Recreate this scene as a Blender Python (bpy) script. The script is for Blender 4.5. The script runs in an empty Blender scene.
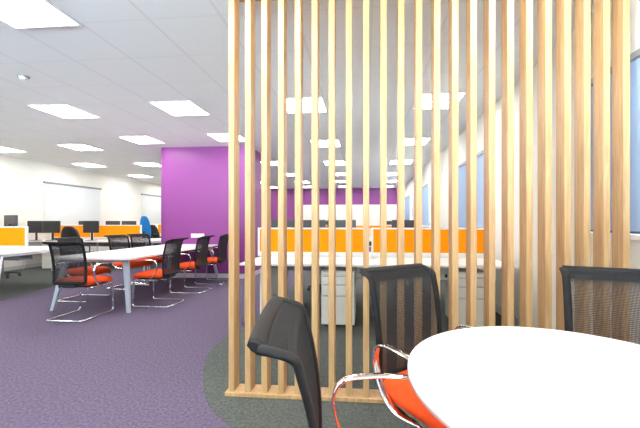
import bpy, bmesh, math, random
from mathutils import Vector, Matrix
random.seed(7)
PI = math.pi
col = bpy.context.scene.collection
scn = bpy.context.scene

# ------------------------------------------------------------------ camera, world, exposure
cam_d = bpy.data.cameras.new('camera'); cam = bpy.data.objects.new('camera', cam_d); col.objects.link(cam)
cam_d.sensor_width = 36; cam_d.lens = 335.0 / 640 * 36
cam_d.shift_x = (320 - 336) / 640; cam_d.shift_y = (222 - 214) / 640
cam_d.clip_start = 0.05
cam.location = (0, 0, 1.23); cam.rotation_euler = (PI / 2, 0, math.atan(29 / 335))
scn.camera = cam
world = bpy.data.worlds.new('sky'); scn.world = world; world.use_nodes = True
bg = world.node_tree.nodes['Background']
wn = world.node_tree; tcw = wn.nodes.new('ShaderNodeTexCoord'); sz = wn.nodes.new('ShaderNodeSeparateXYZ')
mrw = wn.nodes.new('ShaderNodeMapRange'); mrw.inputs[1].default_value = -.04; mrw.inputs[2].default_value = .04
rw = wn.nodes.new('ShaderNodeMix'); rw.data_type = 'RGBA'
rw.inputs[6].default_value = (4.9, 5.5, 5.6, 1)      # added glow below the horizon, brightens the ceiling through the windows
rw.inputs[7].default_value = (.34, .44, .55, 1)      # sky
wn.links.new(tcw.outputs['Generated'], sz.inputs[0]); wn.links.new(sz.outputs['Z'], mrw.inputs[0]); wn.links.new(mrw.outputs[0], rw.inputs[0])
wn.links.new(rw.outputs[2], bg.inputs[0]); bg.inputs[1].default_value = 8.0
scn.view_settings.view_transform = 'Standard'; scn.view_settings.look = 'None'
scn.view_settings.gamma = 1; scn.view_settings.use_curve_mapping = False
scn.view_settings.exposure = 0.0
LAMP = 22.0          # strength of the ceiling panels
CEIL = 2.89

# ------------------------------------------------------------------ materials
def lin(r, g, b):
    f = lambda v: (v / 255 / 12.92) if v / 255 <= .04045 else ((v / 255 + .055) / 1.055) ** 2.4
    return (f(r), f(g), f(b), 1)
def mat(name, c, rough=.6, metal=0, spec=.5, bump=0, bscale=200, var=0, vscale=30, stretch=None):
    m = bpy.data.materials.new(name); m.use_nodes = True
    nt = m.node_tree; b = nt.nodes['Principled BSDF']
    b.inputs['Base Color'].default_value = c; b.inputs['Roughness'].default_value = rough
    b.inputs['Metallic'].default_value = metal; b.inputs['Specular IOR Level'].default_value = spec
    tc = nt.nodes.new('ShaderNodeTexCoord'); src = tc.outputs['Object']
    if stretch:
        mp = nt.nodes.new('ShaderNodeMapping'); mp.inputs['Scale'].default_value = stretch
        nt.links.new(src, mp.inputs[0]); src = mp.outputs[0]
    n = nt.nodes.new('ShaderNodeTexNoise'); n.inputs['Scale'].default_value = vscale; n.inputs['Detail'].default_value = 4
    nt.links.new(src, n.inputs['Vector'])
    mx = nt.nodes.new('ShaderNodeMix'); mx.data_type = 'RGBA'
    v = max(var, .01)
    mx.inputs[6].default_value = tuple(max(0, x * (1 - v)) for x in c[:3]) + (1,)
    mx.inputs[7].default_value = tuple(min(1, x * (1 + v)) for x in c[:3]) + (1,)
    rp = nt.nodes.new('ShaderNodeMapRange'); rp.inputs[1].default_value = .3; rp.inputs[2].default_value = .7
    nt.links.new(n.outputs[0], rp.inputs[0]); nt.links.new(rp.outputs[0], mx.inputs[0])
    nt.links.new(mx.outputs[2], b.inputs['Base Color'])
    if bump:
        n2 = nt.nodes.new('ShaderNodeTexNoise'); n2.inputs['Scale'].default_value = bscale
        nt.links.new(tc.outputs['Object'], n2.inputs['Vector'])
        bp = nt.nodes.new('ShaderNodeBump'); bp.inputs['Strength'].default_value = bump; bp.inputs['Distance'].default_value = .002
        nt.links.new(n2.outputs[0], bp.inputs['Height']); nt.links.new(bp.outputs[0], b.inputs['Normal'])
    return m
def emit(name, c, s):
    m = bpy.data.materials.new(name); m.use_nodes = True; nt = m.node_tree
    b = nt.nodes['Principled BSDF']; b.inputs['Base Color'].default_value = (.9, .9, .9, 1)
    b.inputs['Emission Color'].default_value = c; b.inputs['Emission Strength'].default_value = s
    return m
def wood_mat():
    m = bpy.data.materials.new('oak'); m.use_nodes = True; nt = m.node_tree; b = nt.nodes['Principled BSDF']
    tc = nt.nodes.new('ShaderNodeTexCoord'); mp = nt.nodes.new('ShaderNodeMapping'); mp.inputs['Scale'].default_value = (14, 14, .9)
    nt.links.new(tc.outputs['Object'], mp.inputs[0])
    w = nt.nodes.new('ShaderNodeTexNoise'); w.inputs['Scale'].default_value = 3; w.inputs['Detail'].default_value = 6; w.inputs['Distortion'].default_value = .8
    nt.links.new(mp.outputs[0], w.inputs['Vector'])
    r = nt.nodes.new('ShaderNodeValToRGB')
    r.color_ramp.elements[0].position = .3; r.color_ramp.elements[0].color = lin(184, 142, 94)
    r.color_ramp.elements[1].position = .7; r.color_ramp.elements[1].color = lin(210, 173, 122)
    nt.links.new(w.outputs[0], r.inputs[0]); nt.links.new(r.outputs[0], b.inputs['Base Color'])
    b.inputs['Roughness'].default_value = .42
    return m
def ceiling_mat():
    m = bpy.data.materials.new('ceiling_tiles'); m.use_nodes = True; nt = m.node_tree; b = nt.nodes['Principled BSDF']
    tc = nt.nodes.new('ShaderNodeTexCoord'); sx = nt.nodes.new('ShaderNodeSeparateXYZ'); nt.links.new(tc.outputs['Object'], sx.inputs[0])
    outs = []
    for ax, off, pitch, hw in (('X', -1.762, .605, .011), ('Y', 2.60, .6, .009)):
        def M(op, a, bv):
            n = nt.nodes.new('ShaderNodeMath'); n.operation = op; nt.links.new(a, n.inputs[0]); n.inputs[1].default_value = bv; return n.outputs[0]
        v = M('SUBTRACT', sx.outputs[ax], off); v = M('DIVIDE', v, pitch); v = M('ADD', v, 100.5); v = M('FRACT', v, 0)
        v = M('SUBTRACT', v, .5); v = M('ABSOLUTE', v, 0); v = M('LESS_THAN', v, hw / pitch); outs.append(v)
    mxn = nt.nodes.new('ShaderNodeMath'); mxn.operation = 'MAXIMUM'; nt.links.new(outs[0], mxn.inputs[0])
    sc = nt.nodes.new('ShaderNodeMath'); sc.operation = 'MULTIPLY'; sc.inputs[1].default_value = .55; nt.links.new(outs[1], sc.inputs[0]); nt.links.new(sc.outputs[0], mxn.inputs[1])
    mx = nt.nodes.new('ShaderNodeMix'); mx.data_type = 'RGBA'
    mx.inputs[6].default_value = (.87, .89, .875, 1); mx.inputs[7].default_value = (.79, .80, .79, 1)
    nt.links.new(mxn.outputs[0], mx.inputs[0]); nt.links.new(mx.outputs[2], b.inputs['Base Color'])
    b.inputs['Roughness'].default_value = .9; b.inputs['Specular IOR Level'].default_value = .1
    return m
def glass_mat():
    m = bpy.data.materials.new('window_glass'); m.use_nodes = True; nt = m.node_tree
    for n in list(nt.nodes): nt.nodes.remove(n)
    o = nt.nodes.new('ShaderNodeOutputMaterial'); t = nt.nodes.new('ShaderNodeBsdfTransparent'); g = nt.nodes.new('ShaderNodeBsdfGlossy')
    g.inputs['Roughness'].default_value = .02; x = nt.nodes.new('ShaderNodeMixShader'); x.inputs[0].default_value = .08
    t.inputs[0].default_value = (.93, .97, 1, 1)
    nt.links.new(t.outputs[0], x.inputs[1]); nt.links.new(g.outputs[0], x.inputs[2]); nt.links.new(x.outputs[0], o.inputs[0])
    return m
def blind_mat(name, c, tr):
    m = bpy.data.materials.new(name); m.use_nodes = True; nt = m.node_tree
    for n in list(nt.nodes): nt.nodes.remove(n)
    o = nt.nodes.new('ShaderNodeOutputMaterial'); d = nt.nodes.new('ShaderNodeBsdfDiffuse'); t = nt.nodes.new('ShaderNodeBsdfTranslucent')
    d.inputs[0].default_value = c; t.inputs[0].default_value = c; x = nt.nodes.new('ShaderNodeMixShader'); x.inputs[0].default_value = tr
    nt.links.new(d.outputs[0], x.inputs[1]); nt.links.new(t.outputs[0], x.inputs[2]); nt.links.new(x.outputs[0], o.inputs[0])
    return m

WOOD = wood_mat(); CEILM = ceiling_mat(); GLASS = glass_mat()
WHITEWALL = mat('white_wall_paint', lin(238, 235, 226), .8, spec=.2)
PURPLE = mat('purple_wall_paint', lin(133, 60, 131), .38, spec=.35)
CARPET_P = mat('purple_carpet', lin(100, 89, 108), .95, spec=.1, bump=.6, bscale=180, var=.34, vscale=55)
CARPET_G = mat('grey_carpet', lin(88, 91, 87), .95, spec=.1, bump=.6, bscale=180, var=.34, vscale=55)
SKIRT = mat('skirting_paint', lin(205, 203, 205), .5)
WHITE = mat('white_laminate', lin(246, 246, 244), .3)
CREAM = mat('cream_steel', lin(226, 224, 214), .4)
LEGBLUE = mat('light_grey_powder_coat', lin(176, 185, 198), .35)
ORANGE_S = mat('orange_screen_fabric', lin(255, 150, 8), .85, spec=.15, var=.03)
SEATM = mat('orange_seat_fabric', lin(252, 88, 34), .75, spec=.2, bump=.2, bscale=400, var=.05)
CHROME = mat('chrome', (.82, .82, .84, 1), .08, metal=1)
BLACKF = mat('charcoal_plastic', lin(15, 16, 19), .6, spec=.35)
MESHM = mat('charcoal_mesh', lin(32, 30, 32), .7)
BLACK = mat('black_plastic', lin(34, 35, 38), .45)
SCREENB = mat('dark_monitor_casing', lin(62, 66, 68), .35)
BLUE = mat('blue_fabric', lin(10, 118, 190), .8)
SOCK = mat('white_socket_plastic', lin(250, 250, 248), .3)
ALU = mat('grey_rail_aluminium', lin(150, 152, 156), .4, metal=.3)
DKFRAME = mat('dark_window_frame', lin(70, 74, 80), .5)
SILL = mat('white_sill', lin(240, 240, 238), .4)
PAPER = mat('paper', lin(246, 244, 242), .8)
GREYP = mat('grey_plastic', lin(150, 152, 155), .5)
LIGHTM = emit('panel_diffuser', (1, .985, .96, 1), LAMP)
BLINDB = blind_mat('pale_blue_blind_cloth', lin(168, 186, 212), .05)
BLINDW = blind_mat('off_white_blind_cloth', lin(226, 228, 226), .08)

# ------------------------------------------------------------------ mesh helpers
class MB:
    def __init__(s): s.bm = bmesh.new()
    def box(s, x0, x1, y0, y1, z0, z1, bev=0, seg=2, M=None, mi=0):
        r = bmesh.ops.create_cube(s.bm, size=1)
        vs = r['verts']
        for v in vs:
            v.co = Vector(((x0 + x1) / 2 + v.co.x * (x1 - x0), (y0 + y1) / 2 + v.co.y * (y1 - y0), (z0 + z1) / 2 + v.co.z * (z1 - z0)))
        fs = list({f for v in vs for f in v.link_faces})
        for f in fs: f.material_index = mi
        if bev:
            es = list({e for v in vs for e in v.link_edges})
            r = bmesh.ops.bevel(s.bm, geom=vs + es, offset=bev, segments=seg, affect='EDGES', profile=.5)
            vs = list({v for f in r['faces'] for v in f.verts} | {v for v in vs if v.is_valid})
        if M is not None:
            vv = {v for v in vs if v.is_valid}
            for v in vv: v.co = M @ v.co
        return s
    def tube(s, pts, r, n=10, closed=False, rx=None, cap=True, up=None):
        """round (r) or flat (rx wide, r thick) bar along pts"""
        pts = [Vector(p) for p in pts]; N = len(pts); rings = []
        ref = Vector(up) if up else None
        prev = None
        for i, p in enumerate(pts):
            if closed: t = (pts[(i + 1) % N] - pts[i - 1])
            else: t = pts[min(i + 1, N - 1)] - pts[max(i - 1, 0)]
            t.normalize()
            if ref is not None: a = ref - t * ref.dot(t)
            elif prev is None:
                h = Vector((0, 0, 1)) if abs(t.z) < .9 else Vector((1, 0, 0)); a = h - t * h.dot(t)
            else: a = prev - t * prev.dot(t)
            a.normalize(); prev = a; b = t.cross(a)
            ring = []
            for k in range(n):
                th = 2 * PI * (k + .5) / n; ca, sa = math.cos(th), math.sin(th)
                if rx is not None and n == 4: ca, sa = ca * 1.414, sa * 1.414
                ring.append(s.bm.verts.new(p + a * ca * (rx if rx else r) + b * sa * r))
            rings.append(ring)
        for i in range(N if closed else N - 1):
            A, B = rings[i], rings[(i + 1) % N]
            for k in range(n):
                f = s.bm.faces.new((A[k], A[(k + 1) % n], B[(k + 1) % n], B[k])); f.smooth = n > 4
        if not closed and cap:
            s.bm.faces.new(rings[0][::-1]); s.bm.faces.new(rings[-1])
        return s
    def cyl(s, x, y, z0, z1, r0, r1=None, n=24, smooth=True):
        r1 = r0 if r1 is None else r1
        A = [s.bm.verts.new((x + r0 * math.cos(2 * PI * k / n), y + r0 * math.sin(2 * PI * k / n), z0)) for k in range(n)]
        B = [s.bm.verts.new((x + r1 * math.cos(2 * PI * k / n), y + r1 * math.sin(2 * PI * k / n), z1)) for k in range(n)]
        for k in range(n):
            f = s.bm.faces.new((A[k], A[(k + 1) % n], B[(k + 1) % n], B[k])); f.smooth = smooth
        s.bm.faces.new(A[::-1]); s.bm.faces.new(B)
        return s
    def prism(s, poly, z0, z1, mi=0):
        A = [s.bm.verts.new((x, y, z0)) for x, y in poly]; B = [s.bm.verts.new((x, y, z1)) for x, y in poly]; n = len(poly)
        fs = [s.bm.faces.new((A[k], A[(k + 1) % n], B[(k + 1) % n], B[k])) for k in range(n)]
        fs += [s.bm.faces.new(A[::-1]), s.bm.faces.new(B)]
        for f in fs: f.material_index = mi
        return s
    def build(s, name, m, parent=None):
        bmesh.ops.recalc_face_normals(s.bm, faces=s.bm.faces)
        me = bpy.data.meshes.new(name); s.bm.to_mesh(me); s.bm.free()
        for x in (m if isinstance(m, (list, tuple)) else [m]): me.materials.append(x)
        o = bpy.data.objects.new(name, me); col.objects.link(o)
        if parent: o.parent = parent
        return o
def smooth(pts, k=6, closed=False):
    """Catmull-Rom through points"""
    P = [Vector(p) for p in pts]; out = []; n = len(P)
    for i in range(n - 1):
        p0, p1, p2, p3 = P[max(i - 1, 0)], P[i], P[i + 1], P[min(i + 2, n - 1)]
        for j in range(k):
            t = j / k
            out.append(.5 * ((2 * p1) + (p2 - p0) * t + (2 * p0 - 5 * p1 + 4 * p2 - p3) * t * t + (3 * p1 - p0 - 3 * p2 + p3) * t ** 3))
    out.append(P[-1]); return out
def fillet(pts, r, k=5):
    """polyline with rounded corners"""
    P = [Vector(p) for p in pts]; out = [P[0]]
    for i in range(1, len(P) - 1):
        a = (P[i - 1] - P[i]); b = (P[i + 1] - P[i]); d = min(r, a.length * .49, b.length * .49)
        A = P[i] + a.normalized() * d; B = P[i] + b.normalized() * d
        for j in range(k + 1):
            t = j / k; out.append(A * (1 - t) ** 2 + P[i] * 2 * t * (1 - t) + B * t * t)
    out.append(P[-1]); return out
def tag(o, label, cat, group=None, kind=None):
    o['label'] = label; o['category'] = cat
    if group: o['group'] = group
    if kind: o['kind'] = kind
    return o
def struct(o, label=None):
    o['kind'] = 'structure'
    if label: o['label'] = label
    return o
def thing(name, label, cat, loc=(0, 0, 0), rz=0, group=None):
    o = bpy.data.objects.new(name, None); col.objects.link(o); o.empty_display_size = .1
    o.location = loc; o.rotation_euler = (0, 0, rz); return tag(o, label, cat, group)
def dup(root, loc, rz, label, group=None):
    r = root.copy(); col.objects.link(r); r.location = loc; r.rotation_euler = (0, 0, rz); r['label'] = label
    if group: r['group'] = group
    for ch in list(root.children):
        c = ch.copy(); col.objects.link(c); c.parent = r
        for g in ch.children:
            d = g.copy(); col.objects.link(d); d.parent = c
    return r

# ------------------------------------------------------------------ room shell
XL, XR, YB, YF = -8.95, 1.80, 16.6, -3.4
f = MB()
f.box(XL - .2, XR + .2, YF - .2, YB + .2, -.1, 0)
struct(f.build('floor', CARPET_P), 'purple speckled carpet')
# grey carpet areas laid flush in the purple one
g = MB()
cpts = [(-1.50, 3.62), (-1.50, 3.35), (-1.47, 3.1), (-1.40, 2.85), (-1.29, 2.6), (-1.17, 2.38), (-1.03, 2.17), (-.86, 1.98), (-.62, 1.80), (-.3, 1.66), (.1, 1.58), (.1, 1.2)]
cp = [(p.x, p.y) for p in smooth([(x, y, 0) for x, y in [(-1.10, 3.95), (-1.36, 3.78), (-1.47, 3.45), (-1.46, 3.05), (-1.31, 2.62), (-1.07, 2.2), (-.83, 1.97), (-.4, 1.6), (-.1, 1.0), (0, .2), (0, YF)]], 5)]
g.prism(cp + [(XR, YF), (XR, 9.0), (-1.40, 9.0), (-1.40, 4.0)], 0, .003)
g.prism([(XL, YF), (-6.3, YF), (-5.55, 3.6), (-5.66, 4.75), (-5.95, 6.0), (-6.4, 7.6), (-5.5, 9.0), (-4.7, 9.2), (-4.7, YB), (XL, YB)], 0, .003)
struct(g.build('floor', CARPET_G), 'grey carpet area')
struct(MB().box(XL - .2, XR + .2, YF - .2, YB + .2, CEIL, CEIL + .1).build('ceiling', CEILM), 'white tiled suspended ceiling')
def wall_y(xin, xout, ops):
    """wall running along Y with window openings (y0,y1,z0,z1)"""
    m = MB(); a, b = sorted((xin, xout)); y = YF
    for (y0, y1, z0, z1) in sorted(ops):
        m.box(a, b, y, y0, 0, CEIL); m.box(a, b, y0, y1, 0, z0); m.box(a, b, y0, y1, z1, CEIL); y = y1
    m.box(a, b, y, YB, 0, CEIL); return m
opsR = [(.9, 2.90, 1.14, 2.30), (4.92, 6.66, 1.12, 2.28), (9.5, 11.1, 1.12, 2.28), (13.2, 15.0, 1.12, 2.28)]
opsFill = [(-8.2, -5.6), (-4.8, -2.2), (-1.4, 1.2)]  # unseen windows behind the camera, added for fill light
opsL = [(8.75, 10.50, 1.15, 2.30), (12.85, 14.6, 1.15, 2.30)]
struct(wall_y(XR, XR + .22, opsR).build('wall_right', WHITEWALL))
struct(wall_y(XL, XL - .22, opsL).build('wall_left', WHITEWALL))
# far wall: white with a purple band, and a fully purple stretch at its left
m = MB(); m.box(-3.36, XR, YB, YB + .2, 0, 2.09, mi=0); m.box(-3.36, XR, YB, YB + .2, 2.09, CEIL, mi=1)
m.box(-5.6, -3.36, YB, YB + .2, 0, CEIL, mi=1); m.box(XL, -5.6, YB, YB + .2, 0, CEIL, mi=0)
struct(m.build('wall_back', [WHITEWALL, PURPLE]), 'far wall with purple band above white')
m = MB(); xx = XL
for a, b in opsFill: m.box(xx, a, YF - .2, YF, 0, CEIL).box(a, b, YF - .2, YF, 0, 1.0).box(a, b, YF - .2, YF, 2.5, CEIL); xx = b
m.box(xx, XR, YF - .2, YF, 0, CEIL)
struct(m.build('wall_front', WHITEWALL))
# purple block with a rounded left corner
BX0, BX1, BY0, BY1 = -4.60, -2.52, 7.10, 7.95
def block_poly(o):
    r = .16; P = []
    for k in range(9):
        a = PI + PI / 2 * k / 8; P.append((BX0 - o + (r + o) * (1 + math.cos(a)), BY0 - o + (r + o) * (1 + math.sin(a))))
    return P + [(BX1 + o, BY0 - o), (BX1 + o, BY1), (BX0 - o, BY1)]
struct(MB().prism(block_poly(0), 0, CEIL).build('wall_middle', PURPLE), 'purple painted block wall beside the meeting table')
struct(MB().prism(block_poly(.015), 0, .1).build('baseboard_middle', SKIRT))
struct(MB().box(XL, XL + .015, YF, YB, 0, .1).build('baseboard_left', SKIRT))
struct(MB().box(XR - .015, XR, YF, YB, 0, .1).build('baseboard_right', SKIRT))
struct(MB().box(XL, XR, YB - .015, YB, 0, .1).build('baseboard_back', SKIRT))
# windows
def window(i, side, op, mull=2):
    y0, y1, z0, z1 = op; sx = 1 if side == 'R' else -1; xw = XR if side == 'R' else XL
    a, b = xw + sx * .10, xw + sx * .16; lo, hi = min(a, b), max(a, b)
    m = MB(); t = .05
    m.box(lo, hi, y0, y1, z0, z0 + t).box(lo, hi, y0, y1, z1 - t, z1).box(lo, hi, y0, y0 + t, z0 + t, z1 - t).box(lo, hi, y1 - t, y1, z0 + t, z1 - t)
    for k in range(1, mull):
        yy = y0 + (y1 - y0) * k / mull; m.box(lo, hi, yy - t / 2, yy + t / 2, z0 + t, z1 - t)
    w = struct(m.build('window_%d' % i, DKFRAME))
    xc = (lo + hi) / 2
    MB().box(xc - .004, xc + .004, y0 + t, y1 - t, z0 + t, z1 - t).build('pane', GLASS, w)
    a, b = xw - sx * .05, xw + sx * .10
    MB().box(min(a, b), max(a, b), y0 - .04, y1 + .04, z0 - .03, z0 + .006, bev=.004).build('sill', SILL, w)
for i, op in enumerate(opsR): window(i + 1, 'R', op, 2)
for i, op in enumerate(opsL): window(i + 5, 'L', op, 2)
for i, (a, b) in enumerate(opsFill):  # frames and panes of the added fill windows
    m = MB(); y0, y1 = YF - .15, YF - .09
    m.box(a, b, y0, y1, 1.0, 1.05).box(a, b, y0, y1, 2.45, 2.5).box(a, a + .05, y0, y1, 1.05, 2.45).box(b - .05, b, y0, y1, 1.05, 2.45).box((a + b) / 2 - .03, (a + b) / 2 + .03, y0, y1, 1.05, 2.45)
    w = struct(m.build('window_%d' % (i + 7), DKFRAME))
    MB().box(a + .05, b - .05, y0 + .02, y0 + .028, 1.05, 2.45).build('pane', GLASS, w)

# ------------------------------------------------------------------ ceiling lights
lights = [
 (-2.67, 2.32, 'large ceiling panel light cut off by top left edge of view'),
 (-4.47, 4.66, 'square panel light beside the smoke detector, left front'),
 (-2.67, 4.68, 'square panel light in front of the purple block, just left of slatted screen'),
 (-.86, 4.70, 'large square panel light seen through middle of slatted screen, nearest there'),
 (.99, 4.70, 'large square panel light seen through slats nearest the windows'),
 (-8.24, 6.95, 'panel light at far left edge of view'),
 (-6.27, 6.92, 'panel light in second row between left edge and smoke detector column'),
 (-4.47, 6.40, 'panel light directly left of top corner of the purple block'),
 (-2.67, 6.35, 'panel light directly above purple block front, half hidden by first slat'),
 (-.82, 7.02, 'second panel light back in the middle slat column'),
 (.99, 7.02, 'second panel light back in the window side column'),
 (-7.98, 9.10, 'small panel light close above the left blind'),
 (-6.17, 9.15, 'small panel light above gap between left wall blinds'),
 (-.84, 9.35, 'third panel light back in the middle slat column'),
 (.99, 9.37, 'third panel light back in the window side column'),
 (-2.6, 9.25, 'small panel light just right of the purple block behind slats'),
 (-8.07, 11.45, 'smallest panel light near the second blind on left wall'),
 (-.9, 11.55, 'fourth panel light back in the middle slat column'),
 (.99, 11.65, 'fourth panel light back in the window side column'),
 (-2.6, 11.5, 'small distant panel light before the purple stretch of far wall'),
 (-.92, 13.6, 'fifth panel light back in the middle slat column'),
 (.99, 13.7, 'fifth panel light back in the window side column'),
 (-.92, 15.6, 'ceiling panel light against the purple band of the far wall, middle column'),
 (.99, 15.6, 'ceiling panel light against the far wall, window side column'),
 (-2.6, 15.6, 'ceiling panel light against the purple stretch of far wall'),
 (-2.6, 13.7, 'panel light last but one near the purple stretch of far wall'),
]
hidden = [(x, y) for x in (-6.27, -2.67, .99) for y in (0., -2.2)] + [(x, y) for x in (-6.27, -8.07) for y in (13.7,)] + [(-4.47, y) for y in (9.3, 11.5, 13.7, 15.6)] + [(-.84, 1.72), (.99, 1.72), (-4.47, 2.32), (-6.27, 2.32), (-6.27, 4.66), (-.84, -.1)]  # unseen panels; those behind the purple block added to brighten the far band
def make_light(x, y, label, group):
    t = thing('ceiling_light', label, 'ceiling light', (x, y, CEIL), 0, group)
    m = MB(); a, b = .30, .283
    m.box(-a, a, -a, -b, -.012, -.001).box(-a, a, b, a, -.012, -.001).box(-a, -b, -b, b, -.012, -.001).box(b, a, -b, b, -.012, -.001)
    m.build('frame', WHITE, t)
    MB().box(-b, b, -b, b, -.009, -.002).build('diffuser', LIGHTM, t)
    return t
L0 = None
for (x, y, lb) in lights:
    if L0 is None: L0 = make_light(x, y, lb, 'square panel lights in the ceiling')
    else: dup(L0, (x, y, CEIL), 0, lb)
for (x, y) in hidden: dup(L0, (x, y, CEIL), 0, 'unseen square panel light in the ceiling, lights the room', 'ceiling lights outside the view')
t = thing('smoke_detector', 'small round white smoke detector on the ceiling at left', 'smoke detector', (-3.87, 3.49, CEIL))
MB().cyl(0, 0, -.012, -.001, .055).build('base', GREYP, t); MB().cyl(0, 0, -.045, -.012, .028, .042).build('sensor', WHITE, t)

# ------------------------------------------------------------------ blinds
def vblind(y0, y1, z0, z1, label):
    t = thing('window_blind', label, 'blind', (XR, (y0 + y1) / 2, z1), 0)
    h = (y1 - y0) / 2
    MB().box(-.055, -.003, -h, h, -.045, 0, bev=.004).build('headrail', ALU, t)
    m = MB(); n = int(2 * h / .08)
    for k in range(n):
        c = -h + .04 + k * (2 * h - .08) / (n - 1)
        m.box(-.0015, .0015, -.046, .046, -(z1 - z0), -.045, M=Matrix.Translation((-.028, c, 0)) @ Matrix.Rotation(.16, 4, 'Z'))
    m.build('vertical_slats', BLINDB, t)
    MB().box(-.032, -.024, -h, h, -(z1 - z0) - .012, -(z1 - z0)).build('bottom_rail', DKFRAME, t)
vblind(.9, 2.90, 1.168, 2.34, 'pale blue vertical blind at window beside end of slatted screen')
vblind(4.92, 6.66, 1.145, 2.30, 'pale blue vertical blind at second window behind the slatted screen')
vblind(9.62, 11.12, 1.145, 2.30, 'pale blue vertical blind added to shade third window from the camera, far behind slats')  # added blind, keeps a bright patch off the ceiling
vblind(13.35, 15.02, 1.145, 2.30, 'pale blue vertical blind added to shade farthest window on the right wall')  # also added to hold back window light on the ceiling
def rblind(y0, y1, label):
    t = thing('roller_blind', label, 'blind', (XL, (y0 + y1) / 2, 2.37), 0); h = (y1 - y0) / 2
    MB().box(.003, .07, -h, h, -.05, .0, bev=.006).build('cassette', ALU, t)
    MB().box(.03, .033, -h + .01, h - .01, -1.30, -.05).build('cloth', BLINDW, t)
    MB().box(.022, .042, -h + .03, h - .03, -1.325, -1.30).build('bottom_bar', ALU, t)
rblind(8.6, 10.62, 'off white roller blind on left wall nearer the camera')
rblind(12.7, 14.72, 'off white roller blind on left wall beside purple block')

# radiator under the near window
t = thing('radiator', 'cream panel radiator with grille under window beside the slatted screen', 'radiator', (XR - .002, 1.55, 0))
MB().box(-.095, -.03, -.65, .65, .32, .98, bev=.006).build('panel', CREAM, t)
m = MB()
for k in range(30): m.box(-.088, -.037, -.62 + k * .0425, -.595 + k * .0425, .978, .990)
m.build('grille', CREAM, t)
for y in (-.5, .5): MB().box(-.03, 0, y - .02, y + .02, .45, .85).build('bracket', CREAM, t)
MB().tube(fillet([(-.06, .66, .4), (-.06, .70, .4), (-.06, .70, 0.003)], .03), .009).build('pipe', CREAM, t)

# ------------------------------------------------------------------ slatted timber screen
NS, PITCH = 23, .1185; SX = -.961
scr = thing('slatted_screen', 'floor to ceiling oak slatted screen standing on grey carpet', 'room divider', (0, 2.29, 0))
MB().box(SX - .022, SX + NS * PITCH - .04, -.012, .125, .004, .032, bev=.003).build('bottom_rail', WOOD, scr)
MB().box(SX - .022, SX + NS * PITCH - .04, -.012, .125, CEIL - .032, CEIL - .002, bev=.003).build('top_rail', WOOD, scr)
for k in range(NS):
    m = MB(); dx = k * .37; m.box(-.0205, .0205, .003, .105, .032, CEIL - .032, bev=.002, seg=1)
    for v in m.bm.verts: v.co.x += dx
    o = m.build('slat', WOOD, scr); o.location = (SX + .0205 + k * PITCH - dx, 0, 0)

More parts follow.
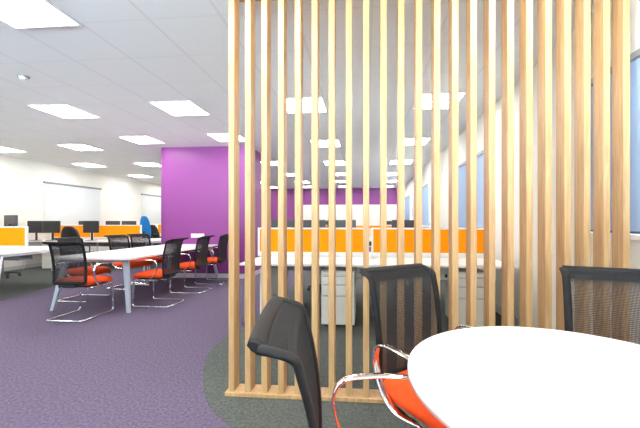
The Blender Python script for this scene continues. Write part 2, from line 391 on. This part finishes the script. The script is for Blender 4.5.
# ------------------------------------------------------------------ cantilever mesh chair (faces +Y)
PROF = smooth([(0, -.200, .455), (0, -.192, .54), (0, -.194, .66), (0, -.212, .80), (0, -.238, .91), (0, -.256, .950), (0, -.325, .972)], 6)
def bp(u, i):
    p = PROF[i]; w = .206 + .010 * (i / (len(PROF) - 1))
    return Vector((u * w, p.y - (.020 - .012 * i / (len(PROF) - 1)) * (1 - u * u), p.z))
def make_chair(label, group):
    t = thing('meeting_chair', label, 'chair', (0, 0, 0), 0, group)
    N = len(PROF)
    # seat: rounded cushion with a soft crown and falling front edge
    m = MB(); bmv = m.bm; nx, ny = 14, 14; top = []; bot = []
    for j in range(ny + 1):
        ra, rb = [], []
        for i in range(nx + 1):
            a, b = -1 + 2 * i / nx, -1 + 2 * j / ny
            x = a * math.sqrt(1 - .22 * b * b) * .248; y = b * math.sqrt(1 - .18 * a * a) * .245 + .045
            e = max(abs(a), abs(b)); k = (1 - e ** 6)
            dip = -.03 * max(0, b) ** 3
            ra.append(bmv.verts.new((x, y, 0.462 + .042 * k ** .5 + dip + .006 * a * a)))
            rb.append(bmv.verts.new((x * .97, y * .97 + .001, .434 - .012 * k ** .5 + dip)))
        top.append(ra); bot.append(rb)
    for j in range(ny):
        for i in range(nx):
            for G, rev in ((top, 0), (bot, 1)):
                q = (G[j][i], G[j][i + 1], G[j + 1][i + 1], G[j + 1][i]); fce = bmv.faces.new(q[::-1] if rev else q); fce.smooth = True
    rim = lambda G: [G[0][i] for i in range(nx)] + [G[j][nx] for j in range(ny)] + [G[ny][i] for i in range(nx, 0, -1)] + [G[j][0] for j in range(ny, 0, -1)]
    A, B = rim(top), rim(bot)
    for k in range(len(A)): fce = bmv.faces.new((A[k], B[k], B[(k + 1) % len(A)], A[(k + 1) % len(A)])); fce.smooth = True
    m.build('seat', SEATM, t)
    MB().box(-.2, .2, -.15, .2, .398, .425, bev=.01).build('seat_pan', BLACK, t)
    # back frame
    m = MB()
    for sgn in (-1, 1):
        m.tube([bp(sgn, i) for i in range(N)], .009, n=8, rx=.019, up=(1, 0, 0))
    m.tube([bp(u / 8, N - 1) for u in range(-8, 9)], .010, n=8, rx=.024, up=(0, -.8, .5))
    m.tube([bp(u / 8, 0) + Vector((0, 0, .005)) for u in range(-8, 9)], .012, n=8, rx=.022, up=(0, 0, 1))
    bf = m.build('back_frame', BLACKF, t)
    # woven mesh of real strands
    m = MB(); nu = 84
    for k in range(1, nu):
        u = -1 + 2 * k / nu
        m.tube([bp(u, i) for i in range(0, N, 3)], .00065, n=4, rx=.0011, up=(1, 0, 0), cap=False)
    zs = 96
    for k in range(1, zs):
        fi = k / zs * (N - 1); i = int(fi); fr = fi - i
        m.tube([bp(u / 4, i) * (1 - fr) + bp(u / 4, i + 1) * fr for u in range(-4, 5)], .00065, n=4, rx=.0011, up=(0, 0, 1), cap=False)
    m.build('mesh_panel', MESHM, bf)
    MB().box(-.09, .09, -.215, -.14, .402, .46, bev=.012).build('back_bracket', BLACK, t)
    # chrome cantilever frame
    x = .235
    MB().tube(fillet([(-x + .03, -.12, .39), (-x, .235, .39), (-x, .255, .012), (-x, -.285, .012), (x, -.285, .012), (x, .255, .012), (x, .235, .39), (x - .03, -.12, .39)], .055, 6), .0115, n=12).build('sled_frame', CHROME, t)
    for sgn in (-1, 1):
        pts = smooth([(sgn * .262, .19, .664), (sgn * .268, .08, .682), (sgn * .268, -.04, .686), (sgn * .268, -.11, .672), (sgn * .268, -.142, .62), (sgn * .266, -.13, .54), (sgn * .26, -.09, .465), (sgn * .25, -.02, .41), (sgn * .215, .06, .392)], 6)
        MB().tube(pts, .0065, n=8, rx=.021, up=(1, 0, 0)).build('armrest', CHROME, t)
    return t
GM = 'meeting chairs around the white meeting table'; GR = 'meeting chairs around the round table'
c0 = make_chair('mesh backed chair at near end of long meeting table, back to camera', GM)
c0.location = (-3.69, 4.085, .003); c0.rotation_euler.z = math.radians(2)
def chair(x, y, face, label, group, z=.0):   # face: direction in degrees the sitter looks (0 = +X)
    return dup(c0, (x, y, z), math.radians(face - 90), label, group)
chair(-3.09, 4.80, 180, 'mesh chair nearest the camera on right side of meeting table', GM)
chair(-3.10, 5.74, 180, 'middle mesh chair on right side of meeting table', GM)
chair(-3.08, 6.57, 181, 'mesh chair closest to purple wall on right side of meeting table', GM)
chair(-4.45, 4.98, 0, 'mesh chair behind the table end chair, left side of meeting table', GM)
chair(-4.40, 5.92, -8, 'middle mesh chair on left side of meeting table', GM)
chair(-4.42, 6.52, -15, 'mesh chair on left side of meeting table closest to purple wall', GM)
chair(.072, .92, 9, 'mesh chair at lower centre seen side on with back edge to camera', GR, .003)
chair(.35, 1.585, -54, 'dark mesh chair between slatted screen and round table, orange seat showing', GR, .003)
chair(1.165, 1.555, -111, 'dark mesh chair at right edge, only its back showing above round table', GR, .003)

# ------------------------------------------------------------------ tables
t = thing('round_table', 'round white laminate table in the right foreground', 'table', (.678, 1.10, .003))
m = MB(); m.cyl(0, 0, .716, .737, .536, n=96); m.bm.verts.ensure_lookup_table()
o = m.build('table_top', WHITE, t)
for p in o.data.polygons: p.use_smooth = len(p.vertices) == 4
MB().cyl(0, 0, .02, .70, .035).build('column', CHROME, t)
MB().cyl(0, 0, .70, .716, .16).build('mounting_plate', BLACK, t)
MB().cyl(0, 0, 0, .02, .30, .29, n=48).build('base', CHROME, t)

t = thing('meeting_table', 'long white meeting table beside purple wall with slanted grey legs', 'table', (-3.76, 5.66, 0.003))
tw, tl, cr = .60, 1.42, .10; P = []
for cx, cy, a0 in ((tw - cr, tl - cr, 0), (-tw + cr, tl - cr, 90), (-tw + cr, -tl + cr, 180), (tw - cr, -tl + cr, 270)):
    for k in range(7): a = math.radians(a0 + 15 * k); P.append((cx + cr * math.cos(a), cy + cr * math.sin(a)))
MB().prism(P, .715, .74).build('table_top', WHITE, t)
for sx in (-1, 1):
    for sy in (-1, 1):
        m = MB(); fx, fy = sx * (.60 if sx > 0 else .40), sy * 1.36
        fx = sx * .53 - (.02 if sx < 0 else -.04); 
        a = Vector((fx, sy * 1.38, 0)); b = Vector((sx * .45, sy * 1.27, .70))
        for z0, z1, w0, w1 in ((0, 1, .022, .036),):
            va = []
            for p, w in ((a, w0), (b, w1)):
                va.append([m.bm.verts.new(p + Vector((dx * w, dy * w * .7, 0))) for dx, dy in ((-1, -1), (1, -1), (1, 1), (-1, 1))])
            A, B = va
            for k in range(4): m.bm.faces.new((A[k], A[(k + 1) % 4], B[(k + 1) % 4], B[k]))
            m.bm.faces.new(A[::-1]); m.bm.faces.new(B)
        m.build('leg', LEGBLUE, t)
m = MB(); m.box(-.48, .48, -1.30, -1.24, .67, .715).box(-.48, .48, 1.24, 1.30, .67, .715).box(-.03, .03, -1.24, 1.24, .67, .715); m.build('under_frame', LEGBLUE, t)

# ------------------------------------------------------------------ bench desks
def bench(label, x0, x1, yf, depth=.8, gap=.06, n=2, legm=WHITE):
    """double sided bench, front edge at yf; legs are closed frames"""
    t = thing('bench_desk', label, 'desk', ((x0 + x1) / 2, yf + depth + gap / 2, 0), 0)
    W = (x1 - x0); w = W / n; yo = gap / 2
    for k in range(n):
        for s in (-1, 1):
            a, b = (-yo - depth, -yo) if s < 0 else (yo, yo + depth)
            MB().box(-W / 2 + k * w + .002, -W / 2 + (k + 1) * w - .002, a, b, .713, .74, bev=.002, seg=1).build('worktop', WHITE, t)
    m = MB(); m.box(-W / 2 + .05, W / 2 - .05, -.30, -.25, .665, .713).box(-W / 2 + .05, W / 2 - .05, .25, .30, .665, .713); m.build('beam', GREYP, t)
    m = MB(); q = W / 2 - .38; m.box(-q, q, -.12, .12, .56, .575).box(-q, q, -.12, -.105, .575, .66).box(-q, q, .105, .12, .575, .66); m.build('cable_tray', GREYP, t)
    for k in range(n + 1):
        xx = -W / 2 + .04 + k * (W - .08) / n
        D = depth + yo - .05
        inner = 0 < k < n
        if inner: D = .3
        pts = [(xx, -D, .004), (xx, -D + (.1 if not inner else 0), .69), (xx, D - (.1 if not inner else 0), .69), (xx, D, .004)]
        MB().tube(fillet(pts, .03, 3), .02, n=8, rx=.02).build('leg', legm, t)
    return t
def screen(x0, x1, y, label, z0=.745, z1=1.15, group='orange desk screens'):
    t = thing('desk_screen', label, 'desk screen', ((x0 + x1) / 2, y, z0), 0, group); h = (x1 - x0) / 2; H = z1 - z0; e = .03
    MB().box(-h + e, h - e, -.014, .014, .062, H - .022).build('fabric_panel', ORANGE_S, t)
    m = MB(); m.box(-h, h, -.018, .018, 0, .062).box(-h, h, -.018, .018, H - .022, H).box(-h, -h + e, -.018, .018, .062, H - .022).box(h - e, h, -.018, .018, .062, H - .022)
    m.build('frame', WHITE, t); return t
monitor0 = None
def monitor(x, y, face, label, z=.741, group='computer monitors on the desks', h=.16):
    """face: direction in degrees the display looks"""
    global monitor0
    rz = math.radians(face + 90)
    if monitor0 is not None: return dup(monitor0, (x, y, z), rz, label, group)
    t = thing('computer_monitor', label, 'monitor', (x, y, z), rz, group); monitor0 = t
    MB().box(-.22, .22, -.02, .012, .20, .52, bev=.006).build('casing', SCREENB, t)
    MB().box(-.21, .21, -.0225, -.0205, .212, .508).build('display', BLACK, t)
    m = MB(); m.box(-.025, .025, .014, .035, .01, .38, bev=.004); m.build('stand', BLACK, t)
    MB().box(-.11, .11, -.08, .09, 0, .012, bev=.004).build('foot', BLACK, t)
    return t
task0 = None
def task_chair(x, y, face, label, group='black task chairs at the bench desks', backm=BLACK):
    global task0
    rz = math.radians(face - 90)
    if task0 is not None and backm is BLACK: return dup(task0, (x, y, .003), rz, label, group)
    t = thing('task_chair', label, 'chair', (x, y, .003), rz, group)
    if backm is BLACK: task0 = t
    MB().box(-.24, .24, -.22, .24, .44, .51, bev=.03, seg=3).build('seat', backm, t)
    m = MB(); n = 10; pr = smooth([(0, -.22, .58), (0, -.20, .70), (0, -.235, .95), (0, -.27, 1.13)], 5)
    rows = []
    for i, p in enumerate(pr):
        v = i / (len(pr) - 1); w = .22 * (1 - .9 * max(0, v - .55) ** 2 * 2.2)
        rows.append([[m.bm.verts.new((w * u / 5, p.y + dy + .03 * (u / 5) ** 2, p.z - (.05 * (u / 5) ** 4 if v > .5 else -.03 * (u / 5) ** 4))) for u in range(-5, 6)] for dy in (0, -.045)])
    R = len(rows)
    for i in range(R - 1):
        for k in range(10):
            for s in (0, 1):
                q = (rows[i][s][k], rows[i][s][k + 1], rows[i + 1][s][k + 1], rows[i + 1][s][k]); m.bm.faces.new(q[::-1] if s else q).smooth = True
        for k in (0, 10): m.bm.faces.new((rows[i][0][k], rows[i][1][k], rows[i + 1][1][k], rows[i + 1][0][k]))
    for i in (0, R - 1):
        for k in range(10): m.bm.faces.new((rows[i][0][k], rows[i][0][k + 1], rows[i][1][k + 1], rows[i][1][k]))
    m.build('backrest', backm, t)
    MB().box(-.03, .03, -.30, -.265, .46, .75, bev=.008).box(-.03, .03, -.29, -.1, .42, .45, bev=.005).build('back_support', BLACK, t)
    MB().cyl(0, 0, .10, .44, .025).build('gas_column', GREYP, t)
    b = MB()
    for k in range(5):
        a = 2 * PI * k / 5 + .3; b.tube([(0, 0, .11), (.15 * math.cos(a), .15 * math.sin(a), .10), (.28 * math.cos(a), .28 * math.sin(a), .075)], .016, n=8)
    b = b.build('star_base', BLACK, t)
    for k in range(5):
        a = 2 * PI * k / 5 + .3; c = MB(); cx, cy = .28 * math.cos(a), .28 * math.sin(a)
        c.tube([(cx - .018 * math.sin(a), cy + .018 * math.cos(a), .03), (cx + .018 * math.sin(a), cy - .018 * math.cos(a), .03)], .029, n=14)
        c.box(cx - .01, cx + .01, cy - .01, cy + .01, .05, .08)
        c.build('castor', BLACK, b)
    for sgn in (-1, 1):
        MB().tube(fillet([(sgn * .2, 0, .45), (sgn * .28, 0, .47), (sgn * .28, 0, .66), (sgn * .28, -.1, .67)], .03), .014).box(sgn * .28 - .035, sgn * .28 + .035, -.14, .12, .665, .69, bev=.008).build('armrest', BLACK, t)
    return t
ped0 = None
def pedestal(x, y, rz, label, w=.42, h=.655, d=.56, group='white drawer pedestals under the desks', z=0.003):
    t = thing('drawer_pedestal', label, 'drawer unit', (x, y, z), rz, group)
    MB().box(-w / 2, w / 2, 0.018, d, .028, h, bev=.003).build('body', CREAM, t)
    hs = [(.03, .37), (.372, .50), (.502, .60), (.602, h)]
    for a, b in hs:
        dd = MB().box(-w / 2 + .001, w / 2 - .001, 0, .016, a + .001, b - .003, bev=.002, seg=1).build('drawer', CREAM, t)
        MB().box(-w / 2 + .02, w / 2 - .02, -.002, .0, b - .012, b - .006).build('handle', GREYP, dd)
    for sx in (-1, 1):
        for yy in (.05, d - .05): MB().tube([(sx * (w / 2 - .05) - .01, yy, .014), (sx * (w / 2 - .05) + .01, yy, .014)], .014, n=12).build('castor', BLACK, t)
    return t

# near bench behind the slatted screen
bench('double white bench desk directly behind the slatted screen', -1.49, 1.70, 3.87, legm=GREYP)
screen(-1.53, .055, 4.70, 'orange desk screen on near bench, left half seen through slats')
screen(.085, 1.655, 4.70, 'orange desk screen on near bench, right half beside the windows')
pedestal(-.315, 3.89, 0, 'cream drawer pedestal under near bench left half, behind middle slats', w=.39)
pedestal(1.215, 3.89, 0, 'cream drawer pedestal under near bench right half, close to windows', w=.36)
t = thing('storage_cupboard', 'slim white cupboard under left end of the near bench', 'cupboard', (-1.24, 4.1, .003))
MB().box(-.075, .075, .018, .94, 0.0, .655, bev=.003).build('body', WHITE, t)
MB().box(-.073, .073, 0, .016, .01, .65, bev=.002).build('door', WHITE, t)
def power_box(x, y, label):
    t = thing('power_box', label, 'power box', (x, y, .51), 0, 'white power boxes under the near bench')
    MB().box(-.06, .06, -.02, .03, 0, .20, bev=.004).build('casing', WHITE, t)
    MB().box(-.0, .035, -.023, -.0195, .03, .07).build('socket', BLACK, t)
power_box(-.045, 4.28, 'white power box with black socket right of the left pedestal')
power_box(.985, 4.28, 'white power box with black socket just left of the right pedestal')
power_box(1.54, 4.28, 'white power box with black socket beside right end leg of near bench')
t = thing('screen_clip', 'small black cable clip hanging between the two near orange screens', 'clip', (.07, 4.665, .90))
MB().box(-.018, .018, -.012, .012, 0, .06, bev=.004).build('body', BLACK, t); MB().box(-.008, .008, -.008, .008, .06, .24).build('stem', WHITE, t)
monitor(-.82, 5.10, 90, 'monitor back above left orange screen behind slats, middle of three', z=.741)
monitor(-1.24, 5.16, 96, 'monitor back above left orange screen behind slats, closest to the purple block')
monitor(-.36, 5.14, 86, 'monitor back above left orange screen behind slats, nearest screen joint')
monitor(.62, 5.12, 97, 'monitor back above right orange screen, tilted towards the windows')
task_chair(-.72, 5.95, -100, 'black task chair behind near bench, left of the middle pedestal')
task_chair(.75, 6.05, -80, 'black task chair behind right half of the near bench')
# second bench further back behind the slats
bench('white bench desk farther back behind near bench and slats', -1.5, 1.6, 8.7, legm=GREYP)
screen(-1.5, .03, 9.53, 'distant orange desk screen behind near bench, left half')
screen(.07, 1.6, 9.53, 'distant orange desk screen behind near bench, right half')
for x, l in ((-1.3, 'distant monitor left of all behind slats near purple wall'), (-.7, 'distant monitor second from left behind slats'), (.75, 'distant monitor behind slats before the white far wall'), (1.3, 'distant monitor behind slats nearest the windows')):
    monitor(x, 9.95, 90, l)

# left bench (runs out of the frame)
bench('white bench desk at left edge with papers on its end', -8.9, -5.62, 4.62)
screen(-8.88, -7.5, 5.48, 'orange desk screen on left bench outside the picture edge')
screen(-7.44, -6.0, 5.48, 'large orange desk screen at left edge of view')
monitor(-6.93, 6.0, 72, 'black monitor turned sideways above orange screen at left edge').scale = (1, 1, 1.2)
monitor(-7.5, 5.95, 90, 'monitor behind orange screen cut off by left edge')
task_chair(-8.0, 6.75, -95, 'black task chair under left bench at left edge')
for i, (x, y, a, l) in enumerate(((-5.82, 5.72, 8, 'white paper stack lying on far corner of left bench'), (-5.86, 5.2, -6, 'white sheets of paper near the screen end on left bench'), (-5.9, 6.1, 20, 'thin white paper pile at far edge of left bench'))):
    o = MB().box(-.15, .15, -.105, .105, 0, .012 + .006 * i).build('paper_stack', PAPER); o.location = (x, y, .741); o.rotation_euler.z = math.radians(a)
    tag(o, l, 'paper', 'papers on the left bench')
pedestal(-8.10, 7.96, 0, 'white drawer pedestal on grey carpet between left bench and meeting table', w=.42)

# bench B behind the meeting table
bench('long white bench desk behind the meeting table, left of purple block', -8.88, -5.5, 7.92, n=2)
screen(-8.88, -7.64, 8.78, 'orange desk screen behind two monitors, centre left')
screen(-7.60, -6.17, 8.78, 'orange desk screen behind meeting table, nearest left of blue chair')
monitor(-8.68, 8.14, -90, 'dark monitor on rear left bench, leftmost of the pair above white desk')
monitor(-8.22, 8.15, -84, 'dark monitor on rear left bench, right one of the pair')
monitor(-7.24, 8.30, -90, 'single dark monitor in front of orange screen behind the meeting chairs')
for x, l in ((-8.2, 'monitor back peeping above orange screen behind the monitor pair'), (-7.35, 'monitor back peeping above orange screen behind the single monitor'), (-6.85, 'monitor back peeping above orange screen nearest the blue chair')):
    monitor(x, 9.2, 90, l)
task_chair(-6.80, 7.42, 92, 'black task chair with rounded back behind the meeting table end chair')
# bench C farther back
bench('far white bench desk along left wall beyond the rear orange screens', -8.88, -5.4, 11.3, n=2)
screen(-8.85, -7.95, 12.16, 'farthest orange desk screen at left, partly behind monitors')
screen(-7.9, -6.4, 12.16, 'small orange desk screen visible just left of the purple block')
task_chair(-7.05, 10.9, 80, 'black task chair at left edge of purple block beyond meeting table')
bc = task_chair(-7.42, 10.75, 84, 'blue fabric task chair beyond rear bench, left of purple block', 'blue chairs', backm=BLUE)
bc.scale = (.8, 1, 1.25); bc.location = (-6.93, 10.3, .003)
# wall sockets on purple block
for x, l in ((-3.755, 'left white double wall socket on purple block'), (-3.60, 'right white double wall socket on purple block')):
    t = thing('wall_socket', l, 'socket', (x, BY0, .93), 0, 'white double sockets on the purple block')
    MB().box(-.073, .073, -.010, -.001, -.043, .043, bev=.003).build('face_plate', SOCK, t)
    for s in (-1, 1): MB().box(s * .037 - .012, s * .037 + .012, -.012, -.0095, -.02, .012).build('outlet', SKIRT, t)
